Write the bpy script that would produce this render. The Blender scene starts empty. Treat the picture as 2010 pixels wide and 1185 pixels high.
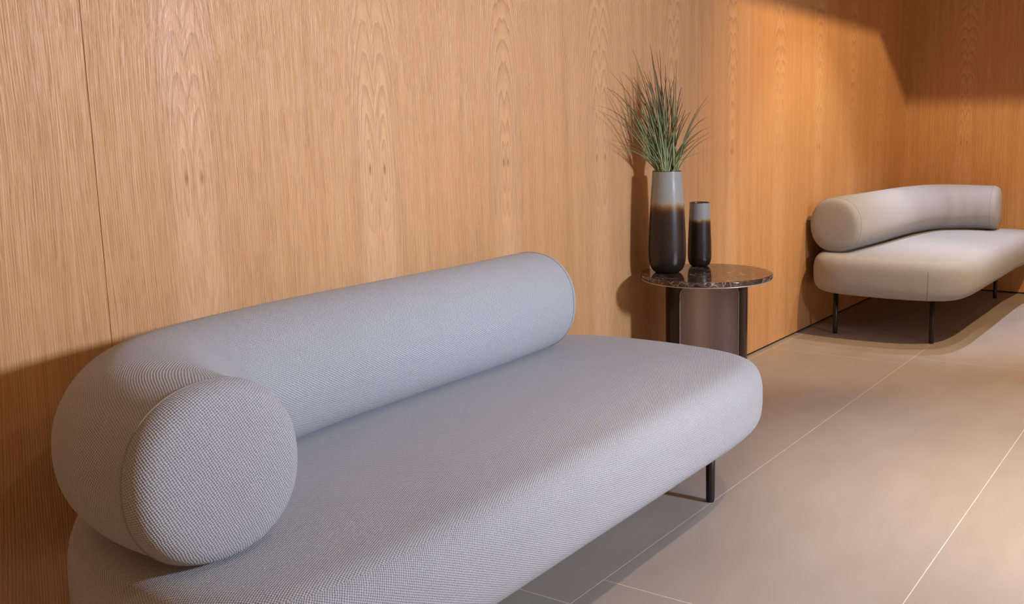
import bpy, bmesh, math, random
from mathutils import Vector, Matrix
random.seed(11)
scene = bpy.context.scene
COL = scene.collection
PI = math.pi

# ------------------------------------------------------------------ camera
# rows: world x, y, z axes in camera space (x right, y down, z forward)
RW = [[0.50285, -0.13963, 0.85302], [-0.86437, -0.07729, 0.49689], [-0.00345, -0.98718, -0.15956]]
FPX, PX, PY = 1899.37, 1305.1, 558.4
cd = bpy.data.cameras.new('camera')
cam = bpy.data.objects.new('camera', cd)
COL.objects.link(cam)
rot = Matrix(((RW[0][0], -RW[0][1], -RW[0][2]), (RW[1][0], -RW[1][1], -RW[1][2]), (RW[2][0], -RW[2][1], -RW[2][2])))
cam.matrix_world = Matrix.Translation((0, 0, 1.05)) @ rot.to_4x4()
cd.sensor_width = 36.0
cd.sensor_fit = 'HORIZONTAL'
cd.lens = FPX * 36.0 / 2010.0
cd.shift_x = (1005.0 - PX) / 2010.0
cd.shift_y = -(592.5 - PY) / 2010.0
cd.clip_start = 0.02
scene.camera = cam

# ------------------------------------------------------------------ world and lights
W = bpy.data.worlds.new('warm_ambient')  # warm ambient fill standing in for bounce from the unseen lit interior
scene.world = W
W.use_nodes = True
W.node_tree.nodes['Background'].inputs[0].default_value = (1.0, 0.54, 0.25, 1)
W.node_tree.nodes['Background'].inputs[1].default_value = 0.68

def look(o, target):
    o.rotation_euler = (Vector(target) - o.location).to_track_quat('-Z', 'Y').to_euler()

def spot(name, loc, target, power, angle, blend, size, color):
    l = bpy.data.lights.new(name, 'SPOT')
    l.energy, l.spot_size, l.spot_blend, l.shadow_soft_size, l.color = power, math.radians(angle), blend, size, color
    o = bpy.data.objects.new(name, l); COL.objects.link(o)
    o.location = loc; look(o, target)
    return o

def area(name, loc, target, power, sx, sy, color):
    l = bpy.data.lights.new(name, 'AREA')
    l.shape = 'RECTANGLE'; l.size, l.size_y, l.energy, l.color = sx, sy, power, color
    o = bpy.data.objects.new(name, l); COL.objects.link(o)
    o.location = loc; look(o, target)
    return o

WARM = (1.0, 0.80, 0.60)
spot('track_spot', (3.0, -0.05, 2.4), (2.0, 1.2, 0.4), 16, 84, 0.8, 0.022, (1.0, 0.80, 0.65))
spot('track_spot', (3.1, -0.10, 2.4), (3.10, 0.15, 0.0), 305, 62, 1.0, 0.025, (1.0, 0.88, 0.72))
spot('track_spot', (1.75, -0.05, 2.4), (1.92, 0.25, 0.0), 140, 62, 1.0, 0.03, (1.0, 0.80, 0.62))
spot('track_spot', (0.9, -0.20, 2.4), (1.0, 1.7, 1.0), 14, 80, 0.9, 0.03, (1.0, 0.75, 0.50))
spot('recessed_spot', (4.0, -0.10, 2.75), (5.9, 1.6, 0.8), 262, 104, 0.6, 0.008, (1.0, 0.67, 0.36))
spot('far_spot', (5.50, 0.95, 2.5), (5.45, 1.10, 0.0), 172, 58, 0.9, 0.012, (0.90, 0.98, 1.22))  # ceiling downlight over the far sofa
spot('far_spot', (4.9, 0.55, 2.5), (4.6, 1.75, 0.4), 68, 52, 0.6, 0.02, (1.0, 0.97, 0.86))  # added fill spot, no known fixture, lifts the lower wall and floor
soft = area('studio_softbox', (2.45, -2.0, 1.72), (1.75, 1.6, 0.85), 37, 0.28, 0.28, (0.86, 0.99, 1.24))
soft.data.spread = math.radians(95)

vs = scene.view_settings
vs.view_transform = 'Standard'
vs.look = 'None'
vs.exposure = 0.0
vs.gamma = 1.0
vs.use_curve_mapping = False

# ------------------------------------------------------------------ node helpers
def mat(name):
    m = bpy.data.materials.new(name); m.use_nodes = True
    nt = m.node_tree
    return m, nt, nt.nodes['Principled BSDF']

class NG:
    def __init__(s, nt): s.nt = nt
    def n(s, t, **k):
        x = s.nt.nodes.new(t)
        for a, b in k.items(): setattr(x, a, b)
        return x
    def put(s, sock, v):
        if isinstance(v, bpy.types.NodeSocket): s.nt.links.new(v, sock)
        else: sock.default_value = v
    def m(s, op, a, b=None, c=None, clamp=False):
        x = s.n('ShaderNodeMath', operation=op, use_clamp=clamp)
        s.put(x.inputs[0], a)
        if b is not None: s.put(x.inputs[1], b)
        if c is not None: s.put(x.inputs[2], c)
        return x.outputs[0]
    def mix(s, f, a, b, t='MIX'):
        x = s.n('ShaderNodeMix', data_type='RGBA', blend_type=t)
        s.put(x.inputs[0], f); s.put(x.inputs[6], a); s.put(x.inputs[7], b)
        return x.outputs[2]
    def xyz(s, v):
        x = s.n('ShaderNodeSeparateXYZ'); s.nt.links.new(v, x.inputs[0]); return x.outputs
    def comb(s, a, b, c):
        x = s.n('ShaderNodeCombineXYZ')
        for i, v in enumerate((a, b, c)): s.put(x.inputs[i], v)
        return x.outputs[0]
    def noise(s, vec, scale=1.0, detail=2.0, rough=0.5, dim='3D'):
        x = s.n('ShaderNodeTexNoise', noise_dimensions=dim)
        s.nt.links.new(vec, x.inputs['Vector']); x.inputs['Scale'].default_value = scale
        x.inputs['Detail'].default_value = detail; x.inputs['Roughness'].default_value = rough
        return x.outputs[0]
    def ramp(s, f, stops, interp='LINEAR'):
        x = s.n('ShaderNodeValToRGB'); s.put(x.inputs[0], f)
        cr = x.color_ramp; cr.interpolation = interp
        while len(cr.elements) < len(stops): cr.elements.new(0.5)
        for e, (p, c) in zip(cr.elements, stops): e.position = p; e.color = (*c, 1)
        return x.outputs[0]
    def sstep(s, v, a, b, lo=0.0, hi=1.0):
        x = s.n('ShaderNodeMapRange', interpolation_type='SMOOTHSTEP')
        s.put(x.inputs[0], v); x.inputs[1].default_value = a; x.inputs[2].default_value = b
        x.inputs[3].default_value = lo; x.inputs[4].default_value = hi
        return x.outputs[0]
    def bump(s, h, dist, strength=1.0, normal=None):
        x = s.n('ShaderNodeBump'); s.put(x.inputs['Height'], h)
        x.inputs['Distance'].default_value = dist; x.inputs['Strength'].default_value = strength
        if normal is not None: s.nt.links.new(normal, x.inputs['Normal'])
        return x.outputs[0]

def simple(name, color, rough=0.5, metal=0.0, spec=0.5):
    m, nt, b = mat(name)
    b.inputs['Base Color'].default_value = (*color, 1)
    b.inputs['Roughness'].default_value = rough
    b.inputs['Metallic'].default_value = metal
    b.inputs['Specular IOR Level'].default_value = spec
    return m

# ------------------------------------------------------------------ materials
def oak(name, axis, phase):
    """brushed oak veneer, leaves book-matched every 0.51 m, knots about 0.95 m up"""
    m, nt, b = mat(name); g = NG(nt)
    geo = g.n('ShaderNodeNewGeometry')
    X, Y, Z = g.xyz(geo.outputs['Position'])
    h = X if axis == 'x' else Y
    per = 0.51
    k = g.m('DIVIDE', g.m('SUBTRACT', h, phase), per)
    idx = g.m('ROUND', k)
    s = g.m('MULTIPLY', g.m('ABSOLUTE', g.m('SUBTRACT', k, idx)), per)          # 0 at the match line
    # slow meander shared by both mirrored leaves
    wob = g.noise(g.comb(g.m('MULTIPLY', s, 3.0), g.m('MULTIPLY', Z, 1.6), idx), 1.0, 2.0)
    wob = g.m('MULTIPLY', g.m('SUBTRACT', wob, 0.5), 0.035)
    s0 = g.m('ADD', 0.020, g.m('MULTIPLY', g.m('SINE', g.m('MULTIPLY', idx, 2.3)), 0.010))
    ds = g.m('ADD', g.m('SUBTRACT', s, s0), g.m('MULTIPLY', wob, 0.7))
    dz = g.m('SUBTRACT', Z, 0.95)
    up = g.m('MULTIPLY', g.m('MAXIMUM', dz, 0.0), 0.13)
    dn = g.m('MULTIPLY', g.m('MINIMUM', dz, 0.0), 0.10)
    e = g.m('SQRT', g.m('ADD', g.m('POWER', ds, 2.0), g.m('ADD', g.m('POWER', up, 2.0), g.m('POWER', dn, 2.0))))
    # cathedral contours: rounded inverted Vs
    cn = g.noise(g.comb(g.m('MULTIPLY', s, 26.0), g.m('MULTIPLY', Z, 3.0), idx), 1.0, 2.0)
    F = g.m('MULTIPLY', g.m('SUBTRACT', e, g.m('MULTIPLY', up, 0.0)), 105.0)
    F = g.m('ADD', F, g.m('MULTIPLY', cn, 2.2))
    fr = g.m('FRACT', F)
    line = g.m('POWER', fr, 3.0)                                                # sharp late-wood edge
    line = g.m('MULTIPLY', line, g.sstep(fr, 1.0, 0.93))
    near = g.sstep(g.m('ABSOLUTE', ds), 0.075, 0.018)
    cath = g.m('MULTIPLY', g.m('MULTIPLY', line, near), g.sstep(dz, -0.30, 0.02, 0.15, 1.0))
    # fine straight grain following the same contours
    fine = g.noise(g.comb(g.m('MULTIPLY', e, 260.0), g.m('MULTIPLY', Z, 1.3), g.m('MULTIPLY', idx, 0.37)), 1.0, 2.0, 0.6)
    ph = g.noise(g.comb(g.m('MULTIPLY', s, 18.0), g.m('MULTIPLY', Z, 1.0), g.m('MULTIPLY', idx, 1.7)), 1.0, 2.0)
    comb = g.m('SINE', g.m('ADD', g.m('MULTIPLY', e, 2 * PI / 0.0048), g.m('MULTIPLY', ph, 22.0)))
    fine = g.m('ADD', g.m('MULTIPLY', g.sstep(fine, 0.36, 0.68), 0.5), g.m('MULTIPLY', g.sstep(comb, -0.2, 0.9), 0.5))
    fine = g.m('MULTIPLY', fine, g.sstep(g.m('ABSOLUTE', ds), 0.0, 0.05, 0.35, 1.0))
    # medullary streaks and pores
    pore = g.noise(g.comb(g.m('MULTIPLY', h, 700.0), g.m('MULTIPLY', Z, 9.0), Y if axis == 'x' else X), 1.0, 2.0, 0.6)
    pore = g.sstep(pore, 0.50, 0.75)
    broad = g.noise(g.comb(g.m('MULTIPLY', s, 26.0), g.m('MULTIPLY', Z, 0.8), g.m('MULTIPLY', idx, 3.1)), 1.0, 3.0)
    knot = g.sstep(g.m('SQRT', g.m('ADD', g.m('POWER', g.m('DIVIDE', ds, 0.004), 2.0), g.m('POWER', g.m('DIVIDE', dz, 0.015), 2.0))), 1.6, 0.2)
    base = g.ramp(broad, [(0.25, (0.57, 0.305, 0.120)), (0.5, (0.63, 0.340, 0.145)), (0.8, (0.68, 0.395, 0.175))])
    c = g.mix(g.m('MULTIPLY', near, 0.30), base, (0.70, 0.44, 0.245, 1))
    c = g.mix(g.m('MULTIPLY', fine, 0.34), c, (0.33, 0.165, 0.075, 1))
    c = g.mix(g.m('MULTIPLY', cath, 0.62), c, (0.33, 0.155, 0.070, 1))
    c = g.mix(g.m('MULTIPLY', pore, 0.22), c, (0.30, 0.15, 0.07, 1))
    c = g.mix(g.m('MULTIPLY', knot, 0.7), c, (0.27, 0.10, 0.04, 1))
    nt.links.new(c, b.inputs['Base Color'])
    b.inputs['Roughness'].default_value = 0.42
    b.inputs['Specular IOR Level'].default_value = 0.5
    hgt = g.m('SUBTRACT', 1.0, g.m('ADD', g.m('MULTIPLY', fine, 0.7), g.m('MULTIPLY', pore, 0.4)))
    nt.links.new(g.bump(hgt, 0.0018, 0.8), b.inputs['Normal'])
    return m

def floor_mat():
    m, nt, b = mat('stone_tile'); g = NG(nt)
    geo = g.n('ShaderNodeNewGeometry'); pos = geo.outputs['Position']
    X, Y, Z = g.xyz(pos)
    row = g.m('DIVIDE', g.m('SUBTRACT', Y, 0.559), 0.645)
    ri = g.m('FLOOR', row); rf = g.m('SUBTRACT', row, ri)
    dy = g.m('MULTIPLY', g.m('MINIMUM', rf, g.m('SUBTRACT', 1.0, rf)), 0.645)
    col = g.m('DIVIDE', g.m('SUBTRACT', X, g.m('SUBTRACT', 1.776, g.m('MULTIPLY', ri, 0.135))), 2.567)
    ci = g.m('FLOOR', col); cf = g.m('SUBTRACT', col, ci)
    dx = g.m('MULTIPLY', g.m('MINIMUM', cf, g.m('SUBTRACT', 1.0, cf)), 2.567)
    wn = g.noise(pos, 35.0, 2.0)
    d = g.m('MINIMUM', dx, dy)
    joint = g.sstep(g.m('ADD', d, g.m('MULTIPLY', g.m('SUBTRACT', wn, 0.5), 0.0012)), 0.0014, 0.0006)
    tile = g.noise(g.comb(ri, ci, 0.5), 3.7, 0.0)
    n1 = g.noise(pos, 2.2, 4.0, 0.6)
    n2 = g.noise(g.comb(g.m('MULTIPLY', X, 1.0), g.m('MULTIPLY', Y, 3.2), 0.0), 2.6, 3.0)
    n3 = g.noise(pos, 420.0, 2.0, 0.7)
    t = g.m('ADD', g.m('MULTIPLY', n1, 0.5), g.m('MULTIPLY', n2, 0.5))
    c = g.ramp(t, [(0.30, (0.318, 0.275, 0.240)), (0.5, (0.348, 0.303, 0.266)), (0.70, (0.382, 0.334, 0.295))])
    c = g.mix(g.m('MULTIPLY', tile, 0.10), c, (0.42, 0.36, 0.31, 1))
    c = g.mix(g.m('MULTIPLY', g.sstep(n3, 0.35, 0.7), 0.10), c, (0.20, 0.17, 0.15, 1))
    # small dark pits
    vo = g.n('ShaderNodeTexVoronoi'); nt.links.new(pos, vo.inputs['Vector']); vo.inputs['Scale'].default_value = 5.0
    vo.inputs['Randomness'].default_value = 1.0
    pit = g.sstep(vo.outputs['Distance'], 0.016, 0.010)
    c = g.mix(g.m('MULTIPLY', pit, 0.85), c, (0.05, 0.04, 0.035, 1))
    c = g.mix(g.m('MULTIPLY', joint, 0.9), c, (0.72, 0.68, 0.62, 1))
    nt.links.new(c, b.inputs['Base Color'])
    rg = g.sstep(n1, 0.3, 0.7, 0.34, 0.46)
    nt.links.new(rg, b.inputs['Roughness'])
    b.inputs['Specular IOR Level'].default_value = 0.45
    nt.links.new(g.bump(g.m('SUBTRACT', n3, g.m('MULTIPLY', joint, 0.6)), 0.0004, 0.5), b.inputs['Normal'])
    return m

def fabric(name, light, dark, per=0.0042):
    m, nt, b = mat(name); g = NG(nt)
    uv = g.n('ShaderNodeUVMap'); U, V, _ = g.xyz(uv.outputs[0])
    nz = g.noise(uv.outputs[0], 60.0, 2.0)
    Uw = g.m('ADD', U, g.m('MULTIPLY', nz, 0.0042)); Vw = g.m('ADD', V, g.m('MULTIPLY', nz, 0.0036))
    w = 2 * PI / per
    a = g.m('SINE', g.m('MULTIPLY', g.m('ADD', Uw, g.m('MULTIPLY', Vw, 0.5)), w))
    c2 = g.m('SINE', g.m('MULTIPLY', g.m('SUBTRACT', Vw, g.m('MULTIPLY', Uw, 0.5)), w))
    h = g.m('MULTIPLY', g.m('ADD', g.m('ADD', a, c2), 2.0), 0.25)
    yarn = g.noise(g.comb(g.m('MULTIPLY', U, 260.0), g.m('MULTIPLY', V, 520.0), 0.0), 1.0, 3.0, 0.7)
    mel = g.noise(uv.outputs[0], 900.0, 1.0)
    f = g.m('ADD', g.m('MULTIPLY', h, 0.55), g.m('MULTIPLY', g.m('ADD', yarn, mel), 0.45))
    f = g.sstep(f, 0.28, 0.98)
    c = g.mix(f, (*dark, 1), (*light, 1))
    soft = g.noise(uv.outputs[0], 6.0, 2.0)
    c = g.mix(g.m('MULTIPLY', soft, 0.12), c, (*dark, 1))
    nt.links.new(c, b.inputs['Base Color'])
    b.inputs['Roughness'].default_value = 0.9
    b.inputs['Specular IOR Level'].default_value = 0.15
    b.inputs['Sheen Weight'].default_value = 0.25
    b.inputs['Sheen Roughness'].default_value = 0.5
    nt.links.new(g.bump(g.m('ADD', h, g.m('MULTIPLY', yarn, 0.8)), 0.0016, 0.8), b.inputs['Normal'])
    return m

def marble():
    m, nt, b = mat('brown_marble'); g = NG(nt)
    tc = g.n('ShaderNodeTexCoord'); p = tc.outputs['Object']
    w = g.n('ShaderNodeTexNoise'); nt.links.new(p, w.inputs['Vector']); w.inputs['Scale'].default_value = 9.0; w.inputs['Detail'].default_value = 5.0
    add = g.n('ShaderNodeVectorMath', operation='ADD'); nt.links.new(p, add.inputs[0])
    sc = g.n('ShaderNodeVectorMath', operation='SCALE'); nt.links.new(w.outputs[1], sc.inputs[0]); sc.inputs['Scale'].default_value = 0.10
    nt.links.new(sc.outputs[0], add.inputs[1])
    vo = g.n('ShaderNodeTexVoronoi', feature='DISTANCE_TO_EDGE'); nt.links.new(add.outputs[0], vo.inputs['Vector']); vo.inputs['Scale'].default_value = 27.0
    vein = g.sstep(vo.outputs[0], 0.07, 0.0)
    vein = g.m('MULTIPLY', vein, g.sstep(g.noise(p, 14.0, 2.0), 0.42, 0.62))
    n = g.noise(add.outputs[0], 22.0, 5.0, 0.65)
    c = g.ramp(n, [(0.3, (0.016, 0.011, 0.009)), (0.52, (0.060, 0.038, 0.028)), (0.66, (0.15, 0.105, 0.078)), (0.78, (0.40, 0.33, 0.27))])
    c = g.mix(g.m('MULTIPLY', vein, 0.75), c, (0.55, 0.46, 0.38, 1))
    nt.links.new(c, b.inputs['Base Color'])
    b.inputs['Roughness'].default_value = 0.09
    b.inputs['Specular IOR Level'].default_value = 0.6
    return m

def glaze(name, z0, z1, z2):
    """reactive glaze: pale grey top, brown fringe, near black body"""
    m, nt, b = mat(name); g = NG(nt)
    tc = g.n('ShaderNodeTexCoord'); p = tc.outputs['Object']
    X, Y, Z = g.xyz(p)
    n = g.noise(g.comb(g.m('MULTIPLY', X, 40.0), g.m('MULTIPLY', Y, 40.0), g.m('MULTIPLY', Z, 12.0)), 1.0, 3.0)
    zz = g.m('ADD', Z, g.m('MULTIPLY', g.m('SUBTRACT', n, 0.5), 0.022))
    f = g.m('DIVIDE', g.m('SUBTRACT', zz, z0), z2 - z0)
    q = (z1 - z0) / (z2 - z0)
    c = g.ramp(f, [(0.0, (0.017, 0.011, 0.009)), (q * 0.75, (0.035, 0.015, 0.009)), (q, (0.105, 0.038, 0.013)),
                   (q + 0.12, (0.23, 0.14, 0.065)), (q + 0.26, (0.35, 0.32, 0.25)), (1.0, (0.30, 0.325, 0.32))])
    sp = g.noise(p, 260.0, 2.0)
    c = g.mix(g.m('MULTIPLY', g.sstep(sp, 0.55, 0.75), 0.18), c, (0.10, 0.07, 0.05, 1))
    nt.links.new(c, b.inputs['Base Color'])
    nt.links.new(g.sstep(f, q * 0.8, q + 0.2, 0.34, 0.22), b.inputs['Roughness'])
    b.inputs['Specular IOR Level'].default_value = 0.5
    return m

def grass_mat():
    m, nt, b = mat('grass_blade'); g = NG(nt)
    uv = g.n('ShaderNodeUVMap'); U, V, _ = g.xyz(uv.outputs[0])
    t = g.m('ADD', V, g.m('MULTIPLY', g.m('SUBTRACT', U, 0.5), 0.45))
    c = g.ramp(t, [(0.0, (0.30, 0.36, 0.17)), (0.30, (0.20, 0.27, 0.12)), (0.55, (0.13, 0.155, 0.07)), (0.72, (0.16, 0.085, 0.045)), (1.0, (0.11, 0.045, 0.025))])
    pale = g.sstep(U, 0.60, 0.95)
    c = g.mix(g.m('MULTIPLY', pale, 0.5), c, (0.34, 0.40, 0.22, 1))
    nt.links.new(c, b.inputs['Base Color'])
    b.inputs['Roughness'].default_value = 0.5
    b.inputs['Specular IOR Level'].default_value = 0.35
    return m

M = {
    'oak_x': oak('oak_left', 'x', 1.268), 'oak_y': oak('oak_back', 'y', 1.50),
    'floor': floor_mat(), 'ceiling': simple('ceiling_paint', (0.62, 0.56, 0.50), 0.9),
    'gap': simple('shadow_gap', (0.012, 0.009, 0.007), 0.8),
    'fab': fabric('grey_weave', (0.545, 0.56, 0.59), (0.095, 0.104, 0.122)),
    'seam': simple('seam_thread', (0.30, 0.29, 0.29), 0.9, 0, 0.1),
    'leg': simple('dark_bronze', (0.030, 0.026, 0.024), 0.34, 0.6),
    'marble': marble(),
    'plate': simple('plate_bronze', (0.62, 0.52, 0.42), 0.35, 0.5),
    'shell': simple('bronze_outer', (0.022, 0.016, 0.012), 0.30, 0.5),
    'inner': simple('taupe_inner', (0.58, 0.47, 0.43), 0.40, 0.5),
    'rim': simple('vase_rim', (0.10, 0.05, 0.03), 0.25),
    'vin': simple('vase_inside', (0.05, 0.045, 0.04), 0.5),
    'grass': grass_mat(),
}

# ------------------------------------------------------------------ mesh helpers
def link(name, verts, faces, material, parent=None, smooth=True, uvs=None, bevel=0.0):
    me = bpy.data.meshes.new(name)
    me.from_pydata([tuple(v) for v in verts], [], faces)
    me.materials.append(material)
    if uvs is not None:
        l = me.uv_layers.new(name='UVMap')
        for poly in me.polygons:
            for li, vi in zip(poly.loop_indices, poly.vertices):
                l.data[li].uv = uvs(poly, vi)
    bm = bmesh.new(); bm.from_mesh(me)
    bmesh.ops.recalc_face_normals(bm, faces=bm.faces)
    bm.to_mesh(me); bm.free()
    if smooth:
        for p in me.polygons: p.use_smooth = len(p.vertices) <= 4
    o = bpy.data.objects.new(name, me); COL.objects.link(o)
    if parent: o.parent = parent
    if bevel:
        bv = o.modifiers.new('bevel', 'BEVEL'); bv.width = bevel; bv.segments = 2; bv.limit_method = 'ANGLE'
    return o

def boxes(name, lst, material, parent=None, bevel=0.0):
    V, F = [], []
    for (x0, y0, z0, x1, y1, z1) in lst:
        b = len(V)
        V += [(x0, y0, z0), (x1, y0, z0), (x1, y1, z0), (x0, y1, z0), (x0, y0, z1), (x1, y0, z1), (x1, y1, z1), (x0, y1, z1)]
        F += [tuple(b + i for i in f) for f in ((0, 3, 2, 1), (4, 5, 6, 7), (0, 1, 5, 4), (1, 2, 6, 5), (2, 3, 7, 6), (3, 0, 4, 7))]
    return link(name, V, F, material, parent, smooth=False, bevel=bevel)

def structure(o):
    o['kind'] = 'structure'; return o

def tag(o, label, cat, group=None):
    o['label'] = label; o['category'] = cat
    if group: o['group'] = group
    return o

def empty(name, loc, label, cat, group=None):
    o = bpy.data.objects.new(name, None); COL.objects.link(o); o.location = loc
    o.empty_display_size = 0.1
    return tag(o, label, cat, group)

def lathe(name, prof, material, parent=None, seg=64, loc=(0, 0, 0), cap_bottom=True, cap_top=False):
    V, F = [], []
    for (r, z) in prof:
        for i in range(seg):
            a = 2 * PI * i / seg; V.append((r * math.cos(a), r * math.sin(a), z))
    for j in range(len(prof) - 1):
        for i in range(seg):
            a, b2 = j * seg + i, j * seg + (i + 1) % seg
            F.append((a, b2, b2 + seg, a + seg))
    if cap_bottom: F.append(tuple(reversed(range(seg))))
    if cap_top: F.append(tuple((len(prof) - 1) * seg + i for i in range(seg)))
    o = link(name, V, F, material, parent)
    o.location = loc
    return o

def catmull(P, n, closed=False):
    out = []; N = len(P)
    rng = range(N) if closed else range(N - 1)
    for i in rng:
        if closed: p0, p1, p2, p3 = P[(i - 1) % N], P[i], P[(i + 1) % N], P[(i + 2) % N]
        else:
            p1, p2 = P[i], P[i + 1]
            p0 = P[i - 1] if i > 0 else [2 * a - b for a, b in zip(p1, p2)]
            p3 = P[i + 2] if i + 2 < N else [2 * b - a for a, b in zip(p1, p2)]
        for k in range(n):
            t = k / n
            out.append(tuple(0.5 * (2 * b + (-a + c) * t + (2 * a - 5 * b + 4 * c - d) * t * t + (-a + 3 * b - 3 * c + d) * t ** 3)
                             for a, b, c, d in zip(p0, p1, p2, p3)))
    if not closed: out.append(tuple(P[-1]))
    return out

def resample(P, n, closed=False):
    Q = list(P) + ([P[0]] if closed else [])
    L = [0.0]
    for a, b in zip(Q, Q[1:]): L.append(L[-1] + math.dist(a, b))
    tot = L[-1]; out = []; j = 0
    cnt = n if closed else n - 1
    for i in range(n):
        s = tot * i / cnt
        while j < len(Q) - 2 and L[j + 1] < s: j += 1
        t = (s - L[j]) / max(L[j + 1] - L[j], 1e-9)
        out.append(tuple(a + (b - a) * t for a, b in zip(Q[j], Q[j + 1])))
    return out, tot

# ------------------------------------------------------------------ room
WY, CX, CEIL = 1.883, 6.398, 2.55
G = 0.0006
edges = [-3.8155, -1.3755, 1.0645, 3.5045, 5.9445, CX]
lst = [(a + G, WY, 0.009, b - (G if b < CX else 0), WY + 0.02, CEIL) for a, b in zip(edges, edges[1:])]
wl = structure(boxes('wall_left', lst, M['oak_x'], bevel=0.0005))
yed = [WY - 2.44 * k for k in range(3)]
lst = [(CX, b + G, 0.009, CX + 0.02, a - G if a < WY else a + 0.02, CEIL) for a, b in zip(yed, yed[1:])]
structure(boxes('wall_back', lst, M['oak_y'], bevel=0.0005))
structure(boxes('trim_1', [(-3.8, WY + 0.02, 0.0, CX + 0.05, WY + 0.05, CEIL)], M['gap']))
structure(boxes('trim_2', [(CX + 0.02, yed[-1], 0.0, CX + 0.05, WY + 0.02, CEIL)], M['gap']))
structure(boxes('base_gap_left', [(-3.8, WY + 0.004, 0.0, CX, WY + 0.02, 0.009)], M['gap']))  # black strip in the floor recess, the gap's shade put into its colour
structure(boxes('base_gap_back', [(CX + 0.004, yed[-1], 0.0, CX + 0.02, WY, 0.009)], M['gap']))  # same strip along the back wall, gap shade as colour
structure(boxes('floor', [(-3.8, -4.0, -0.05, CX + 0.05, WY + 0.05, 0.0)], M['floor']))
# ceiling slab with a rectangular recess, added unseen so its edges cut the spot's beam
sx0, sx1, sy0, sy1 = 3.35, 4.31, -0.75, 0.245
x0, x1, y0, y1 = -3.8, CX + 0.05, -4.0, WY + 0.05
structure(boxes('ceiling', [(x0, y0, CEIL, sx0, y1, CEIL + 0.02), (sx1, y0, CEIL, x1, y1, CEIL + 0.02),
                            (sx0, y0, CEIL, sx1, sy0, CEIL + 0.02), (sx0, sy1, CEIL, sx1, y1, CEIL + 0.02),
                            (sx0 - 0.02, sy0 - 0.02, CEIL + 0.3, sx1 + 0.02, sy1 + 0.02, CEIL + 0.32),
                            (sx0 - 0.02, sy0 - 0.02, CEIL + 0.02, sx0, sy1 + 0.02, CEIL + 0.3), (sx1, sy0 - 0.02, CEIL + 0.02, sx1 + 0.02, sy1 + 0.02, CEIL + 0.3),
                            (sx0, sy0 - 0.02, CEIL + 0.02, sx1, sy0, CEIL + 0.3), (sx0, sy1, CEIL + 0.02, sx1, sy1 + 0.02, CEIL + 0.3)], M['ceiling']))

# ------------------------------------------------------------------ sofas
MX = 3.5045                       # the two sofas mirror each other about this x
OUT = [(1.20, 1.862), (1.60, 1.866), (2.00, 1.864), (2.25, 1.852), (2.395, 1.80), (2.472, 1.69), (2.498, 1.52), (2.496, 1.34),
       (2.466, 1.185), (2.385, 1.078), (2.22, 1.036), (1.90, 1.028), (1.50, 1.024), (1.15, 1.020)]
# the near sofa's back corner is rounder than its twin's
END_NEAR = [(0.92, 1.022), (0.79, 1.055), (0.715, 1.15), (0.705, 1.30), (0.735, 1.46), (0.81, 1.625), (0.92, 1.765), (1.05, 1.84)]
END_FAR = [(0.92, 1.005), (0.76, 1.005), (0.660, 1.06), (0.632, 1.19), (0.650, 1.38), (0.725, 1.535), (0.815, 1.66), (0.93, 1.775), (1.06, 1.842)]
PATH = [(2.315, 1.7224), (1.9165, 1.6981), (1.5993, 1.6869), (1.30, 1.668), (1.0175, 1.6076), (0.893, 1.490), (0.845, 1.370), (0.836, 1.252)]
ZB, ZT = 0.225, 0.420
RR, ZC = 0.141, 0.559

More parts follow.
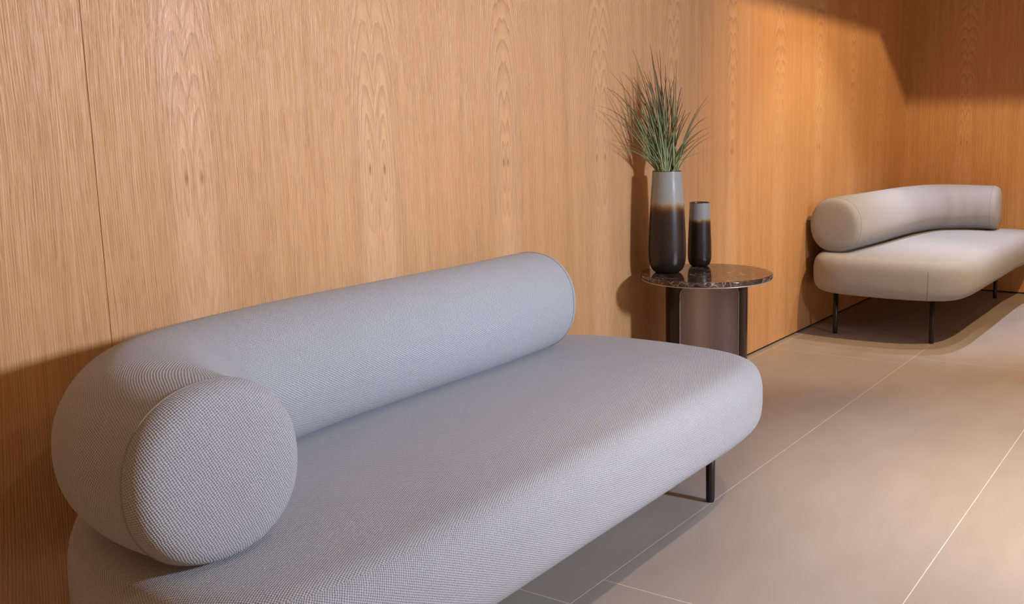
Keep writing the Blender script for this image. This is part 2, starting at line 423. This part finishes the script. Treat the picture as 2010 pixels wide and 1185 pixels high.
def sofa(name, mirror, label, end_x):
    fx = (lambda x: 2 * MX - x) if mirror else (lambda x: x)
    ox = fx(1.6)
    root = empty(name, (ox, 1.44, 0), label, 'sofa', 'grey upholstered sofas along the oak wall')
    sg = -1 if mirror else 1
    loc = lambda x, y, z: (sg * (x - 1.6), y - 1.44, z)
    # seat cushion
    N = 240
    pts, per = resample(catmull(OUT + (END_FAR if mirror else END_NEAR), 16, True), N, True)
    nor = []
    for i in range(N):
        a, b = pts[i - 3], pts[(i + 3) % N]
        tx, ty = b[0] - a[0], b[1] - a[1]; l = math.hypot(tx, ty)
        nor.append((ty / l, -tx / l))                      # inward for this winding
    cxm, cym = sum(p[0] for p in pts) / N, sum(p[1] for p in pts) / N
    if (cxm - pts[0][0]) * nor[0][0] + (cym - pts[0][1]) * nor[0][1] < 0: nor = [(-a, -b) for a, b in nor]
    V, info, rings = [], [], 0
    zm, hz = 0.5 * (ZB + ZT), 0.5 * (ZT - ZB)
    prof = []
    K = 22
    for k in range(K + 1):
        t = -PI / 2 + PI * k / K
        s, c = math.sin(t), math.cos(t)
        up = s > 0
        rh = 0.085 if up else 0.070
        z = zm + hz * math.copysign(abs(s) ** 0.70, s)
        prof.append((rh * (1 - abs(c) ** 0.68), z))
    arc = 0.0; last = prof[0]
    for (off, z) in prof:
        arc += math.dist((off, z), last); last = (off, z)
        for i in range(N):
            V.append(loc(pts[i][0] + nor[i][0] * off, pts[i][1] + nor[i][1] * off, z)); info.append((per * i / N, arc))
        rings += 1
    base_r = rings
    inner = [(pts[i][0] + nor[i][0] * prof[-1][0], pts[i][1] + nor[i][1] * prof[-1][0]) for i in range(N)]
    for f in (0.12, 0.3, 0.55, 0.8, 0.97):                 # shrink towards a spine along the seat
        for i in range(N):
            x, y = inner[i]
            sx = min(max(x, 1.10), 2.12); sy = 1.45
            V.append(loc(x + (sx - x) * f, y + (sy - y) * f, ZT + 0.004 * math.sin(min(f * 1.6, 1) * PI / 2))); info.append((0, 0))
        rings += 1
    F = []
    for j in range(rings - 1):
        for i in range(N):
            a, b = j * N + i, j * N + (i + 1) % N
            F.append((a, b, b + N, a + N))
    F.append(tuple(range(N))); F.append(tuple((rings - 1) * N + i for i in range(N)))
    def uvs(poly, vi):
        if abs(poly.normal.z) > 0.80:
            v = V[vi]; return (v[0], v[1])
        u, w = info[vi]
        if u == 0 and max(info[k][0] for k in poly.vertices) > per * 0.5: u = per
        return (u, w)
    seat = link('seat_cushion', V, F, M['fab'], root, uvs=uvs)
    # vertical seam on the end face of the seat
    best = min(range(N), key=lambda i: (pts[i][0] - 2.425) ** 2 + (pts[i][1] - 1.21) ** 2)
    line = []
    for (off, z) in prof[1:15]:
        line.append(loc(pts[best][0] + nor[best][0] * (off - 0.0002), pts[best][1] + nor[best][1] * (off - 0.0002), z))
    tube('seat_seam', line, 0.0018, M['seam'], seat, 6)
    # bolster: a fat bent tube
    NP = 150
    pp, L = resample(catmull([(end_x, 1.7224)] + PATH[1:], 24), NP)
    S = 72
    e = 2.0 / 2.18
    def sect(a):
        c, s = math.cos(a), math.sin(a)
        return (math.copysign(abs(c) ** e, c), math.copysign(abs(s) ** e, s))
    def frame(i):
        a, b = pp[max(i - 2, 0)], pp[min(i + 2, NP - 1)]
        tx, ty = b[0] - a[0], b[1] - a[1]; l = math.hypot(tx, ty); tx, ty = tx / l, ty / l
        return (tx, ty), (-ty, tx)
    def rad(i):
        q = max(0.0, (i / (NP - 1) - 0.80) / 0.20); p0 = max(0.0, 1 - i / (NP - 1) / 0.03)
        return RR * (1 - 0.045 * q * q * (3 - 2 * q) - 0.012 * p0 * p0)
    V, F, info = [], [], []
    for i in range(NP):
        t, n = frame(i)
        for k in range(S):
            cu, cv = sect(2 * PI * k / S)
            rr = rad(i)
            z = ZC + rr * cv
            V.append(loc(pp[i][0] + n[0] * rr * 0.985 * cu, pp[i][1] + n[1] * rr * 0.985 * cu, z)); info.append((L * i / (NP - 1), RR * 2 * PI * k / S))
    for i in range(NP - 1):
        for k in range(S):
            a, b = i * S + k, i * S + (k + 1) % S
            F.append((a, b, b + S, a + S))
    def uv2(poly, vi):
        u, w = info[vi]
        if w == 0 and max(info[k][1] for k in poly.vertices) > RR * PI: w = RR * 2 * PI
        return (u, w)
    bol = link('bolster', V, F, M['fab'], root, uvs=uv2)
    for end in (0, NP - 1):
        t, n = frame(end)
        R_ = rad(end)
        d = -1 if end == 0 else 1
        c = pp[end]
        V, F, info = [], [], []
        prof2 = [(1.0, -0.001), (1.0, 0.003), (0.990, 0.011), (0.968, 0.019), (0.932, 0.0265), (0.88, 0.0325), (0.80, 0.037), (0.6, 0.041), (0.35, 0.0435), (0.12, 0.0445)]
        for (q, dd) in prof2:
            for k in range(S):
                cu, cv = sect(2 * PI * k / S)
                V.append(loc(c[0] + n[0] * R_ * 0.985 * q * cu + t[0] * d * dd, c[1] + n[1] * R_ * 0.985 * q * cu + t[1] * d * dd, ZC + R_ * q * cv))
                info.append((R_ * cu * q * (1 + 0.3 * (dd < 0.02)), R_ * cv * q))
        for j in range(len(prof2) - 1):
            for k in range(S):
                a, b = j * S + k, j * S + (k + 1) % S
                F.append((a, b, b + S, a + S))
        F.append(tuple((len(prof2) - 1) * S + k for k in range(S)))
        rho = [0.12 * R_]
        for (q1, d1_), (q0_, d0_) in zip(prof2[::-1][1:], prof2[::-1]): rho.append(rho[-1] + math.hypot((q1 - q0_) * R_, d1_ - d0_))
        rho = rho[::-1]
        info = [(rho[j] * sect(2 * PI * k / S)[0], rho[j] * sect(2 * PI * k / S)[1]) for j in range(len(prof2)) for k in range(S)]
        link('bolster_end', V, F, M['fab'], bol, uvs=lambda poly, vi: info[vi])
        ring = []
        for k in range(S):
            cu, cv = sect(2 * PI * k / S)
            ring.append(loc(c[0] + n[0] * R_ * 0.988 * cu, c[1] + n[1] * R_ * 0.988 * cu, ZC + R_ * 1.003 * cv))
        tube('piping', ring, 0.0011, M['seam'], bol, 6, True)
    # legs
    for (lx, ly) in ((2.3306, 1.2104), (2.3306, 1.7077), (0.8566, 1.2104), (0.8866, 1.66)):
        lo = loc(lx, ly, 0)
        lathe('leg', [(0.0098, 0.0), (0.0115, 0.003), (0.0125, 0.012), (0.0142, 0.243)], M['leg'], root, 24, (lo[0], lo[1], 0), True, True)
    return root

def tube(name, pts, r, material, parent, seg=8, closed=False):
    V, F = [], []; n = len(pts)
    for i in range(n):
        a = Vector(pts[(i - 1) % n] if closed or i > 0 else pts[i]); b = Vector(pts[(i + 1) % n] if closed or i < n - 1 else pts[i])
        t = (b - a).normalized()
        ref = Vector((0, 0, 1)) if abs(t.z) < 0.9 else Vector((1, 0, 0))
        if closed:
            ref = Vector(pts[i]) - Vector([sum(p[j] for p in pts) / n for j in range(3)])
        u = t.cross(ref).normalized(); v = t.cross(u).normalized()
        for k in range(seg):
            an = 2 * PI * k / seg
            V.append(Vector(pts[i]) + u * (r * math.cos(an)) + v * (r * math.sin(an)))
    for i in range(n if closed else n - 1):
        for k in range(seg):
            a, b = i * seg + k, i * seg + (k + 1) % seg
            j = ((i + 1) % n) * seg
            F.append((a, b, j + (k + 1) % seg, j + k))
    if not closed:
        F.append(tuple(range(seg))); F.append(tuple((n - 1) * seg + k for k in range(seg)))
    return link(name, V, F, material, parent)

sofa('bolster_sofa', False, 'large grey woven sofa in the foreground, round bolster curving forward at its near end', 2.195)
sofa('bolster_sofa', True, 'pinkish grey sofa in the far corner beyond the round table, on thin dark legs', 2.315)

# ------------------------------------------------------------------ side table
TX, TY, TZ, TR = 3.095, 1.626, 0.53, 0.2405
tab = empty('side_table', (TX, TY, 0), 'round side table with dark brown marble top and arched bronze drum base', 'table')
th = 0.018
lathe('tabletop', [(TR - 0.004, TZ - th), (TR - 0.0012, TZ - th + 0.0015), (TR, TZ - th + 0.004), (TR, TZ - 0.004), (TR - 0.0012, TZ - 0.0012), (TR - 0.004, TZ)],
      M['marble'], tab, 128, cap_top=True)
lathe('support_plate', [(TR - 0.012, TZ - th - 0.006), (TR - 0.0035, TZ - th - 0.0035), (TR - 0.0025, TZ - th - 0.002), (TR - 0.0035, TZ - th)], M['plate'], tab, 96, cap_top=True)
# drum base: cylinder with an arched opening that faces into the room
BR, HT = 0.150, TZ - th - 0.006
openc = math.atan2(-TY, -TX) + math.radians(6)
def drum(name, r, material, flare):
    V, F = [], []
    hw = math.radians(47)                # half width of the opening
    nz, na = 90, 160
    rc = 0.036                           # corner radius of the arch
    ztop = HT - 0.010
    grid = {}
    for j in range(nz + 1):
        z = HT * j / nz
        # gap half angle at this height
        if z < ztop - rc: g_ = hw
        elif z < ztop:
            q = (z - (ztop - rc)) / rc
            g_ = hw - (rc / r) * (1 - math.sqrt(max(1 - q * q, 0)))
        else: g_ = hw - rc / r
        for i in range(na + 1):
            a = openc + g_ + (2 * PI - 2 * g_) * i / na
            grid[j, i] = len(V)
            V.append((r * math.cos(a), r * math.sin(a), z))
    for j in range(nz):
        for i in range(na):
            F.append((grid[j, i], grid[j, i + 1], grid[j + 1, i + 1], grid[j + 1, i]))
    return link(name, V, F, material, tab)
d1 = drum('drum_shell', BR, M['shell'], 0)
so = d1.modifiers.new('thick', 'SOLIDIFY'); so.thickness = 0.004; so.offset = -1
d2 = drum('drum_lining', BR - 0.0046, M['inner'], 0)
so = d2.modifiers.new('thick', 'SOLIDIFY'); so.thickness = 0.002; so.offset = -1
# ------------------------------------------------------------------ vases
def vase(name, loc, prof, label, gl, rim_r, h, group='brown and grey glazed vases'):
    v = empty(name, loc, label, 'vase', group)
    pr = catmull(prof, 8)
    lathe('body', pr, gl, v, 72)
    lathe('inner_wall', [(rim_r - 0.004, h - 0.001), (rim_r - 0.004, h * 0.72), (0.002, h * 0.70)], M['vin'], v, 48, cap_bottom=False)
    lathe('rim', [(rim_r - 0.0005, h - 0.003), (rim_r + 0.0004, h - 0.0005), (rim_r - 0.002, h + 0.0012), (rim_r - 0.0042, h - 0.0005), (rim_r - 0.0042, h - 0.004)], M['rim'], v, 72, cap_bottom=False)
    return v
H1 = 0.368
P1 = [(0.034, 0.0), (0.044, 0.002), (0.057, 0.014), (0.0655, 0.036), (0.0685, 0.070), (0.0680, 0.11), (0.0640, 0.20), (0.0590, 0.28), (0.0545, 0.335), (0.0525, H1)]
vase('vase', (3.031, 1.755, TZ), P1, 'tall glazed vase holding the grass, pale grey band over dark brown body', glaze('glaze_tall', 0.185, 0.232, 0.275), 0.0525, H1)
H2 = 0.242
P2 = [(0.022, 0.0), (0.031, 0.0015), (0.039, 0.009), (0.0440, 0.024), (0.0455, 0.045), (0.0448, 0.085), (0.0425, 0.14), (0.0405, 0.19), (0.0385, H2)]
vase('vase', (3.234, 1.730, TZ), P2, 'short empty glazed vase, dark with narrow grey top, right of the tall one', glaze('glaze_short', 0.150, 0.170, 0.195), 0.0385, H2)

# ------------------------------------------------------------------ grass bunch
def grass():
    V, F, UV = [], [], []
    ax = Vector((0.503, -0.864, 0)); dep = Vector((0.864, 0.503, 0)); up = Vector((0, 0, 1))
    s = 1.83e-3 / 4.39
    key = [(408, 80, 0), (555, 35, 0), (565, 100, 0), (607, 95, 0), (637, 75, 0), (780, 185, 1), (230, 275, 0), (318, 270, 1), (205, 405, 0), (50, 560, 2), (60, 570, 1),
           (235, 660, 1), (190, 838, 2), (120, 872, 2), (820, 475, 0), (755, 425, 0), (718, 370, 0), (830, 520, 0), (1040, 470, 0), (1085, 500, 1), (1125, 640, 2), (1205, 722, 2),
           (1115, 800, 1), (950, 880, 1), (352, 880, 3), (470, 345, 0), (415, 310, 0), (465, 350, 2), (400, 350, 1), (300, 600, 1), (1030, 655, 1), (640, 300, 0), (545, 330, 0),
           (600, 330, 0), (330, 480, 0), (360, 560, 0), (420, 620, 0), (520, 420, 0), (575, 400, 0), (200, 410, 1), (310, 500, 1), (900, 600, 0), (960, 570, 0), (735, 500, 0), (785, 640, 0), (850, 640, 0)]
    blades = []
    for (x, y, k) in key: blades.append(((x - 695) * s, (1100 - y) * s, k))
    for i in range(88):
        a = random.choice((random.gauss(-0.085, 0.07), random.gauss(-0.02, 0.10))); a = max(-0.20, min(0.16, a))
        zmax = 0.36 * math.exp(-((a + 0.03) / 0.17) ** 2) + 0.03
        blades.append((a, random.uniform(0.40, 1.0) * zmax, random.choice((0, 0, 1, 1))))
    for (a, z, k) in blades:
        th_ = random.uniform(0, 2 * PI); rr = 0.036 * math.sqrt(random.random())
        b0 = Vector((rr * math.cos(th_), rr * math.sin(th_), -0.07))
        b0 += ax * max(-0.02, min(0.02, a * 0.12))
        if b0.xy.length > 0.040: b0.xy *= 0.040 / b0.xy.length
        d = random.uniform(-0.45, 0.6) * min(abs(a), 0.10) + random.uniform(-0.05, 0.045)
        if d > 0.075: d = 0.075
        d = min(d, (0.110 - (-0.864) * 0 + 0.864 * a) / 0.503 if a < 0 else d)
        tip = ax * a + dep * d + up * z
        # the wall is close behind: keep tips in front of it
        lim = 1.872 - 1.755
        if tip.y > lim: tip.y = lim - random.uniform(0, 0.01)
        lean = {0: (0.36, 0.62), 1: (0.42, 0.88), 2: (0.45, 1.12), 3: (0.62, 1.9)}[k]
        c = ax * a * lean[0] + dep * d * lean[0] + up * (z * lean[1]) + Vector((b0.x, b0.y, 0)) * 0.5
        n = 12
        w0 = random.uniform(0.0015, 0.0029); tone = random.random()
        side = Vector((math.cos(th_ * 3), math.sin(th_ * 3), 0))
        side = (side * 0.6 + ax).normalized()
        st = len(V)
        m1 = Vector((b0.x * 0.95, b0.y * 0.95, 0.0))
        for i in range(n + 1):
            t = i / n
            if t == 0: p = b0.copy()
            else:
                q = (i - 1) / (n - 1)
                p = m1 * (1 - q) ** 2 + c * 2 * q * (1 - q) + tip * q * q
            w = w0 * (1 - t ** 2.2) + 0.0006
            nrm = Vector((-side.y, side.x, 0)) * (w * 0.35)
            V.extend([p - side * w, p + nrm, p + side * w, p - nrm])
            UV.extend([(tone, t)] * 4)
        for i in range(n):
            o = st + 4 * i
            for j in range(4):
                j2 = (j + 1) % 4
                F.append((o + j, o + j2, o + 4 + j2, o + 4 + j))
        F.append((st, st + 1, st + 2, st + 3)); o = st + 4 * n; F.append((o + 3, o + 2, o + 1, o))
    g = link('grass_bunch', V, F, M['grass'], None, uvs=lambda poly, vi: UV[vi])
    g.location = (3.031, 1.755, TZ + H1)
    tag(g, 'bunch of thin green grass blades with brown tips standing in the tall vase', 'plant')
grass()
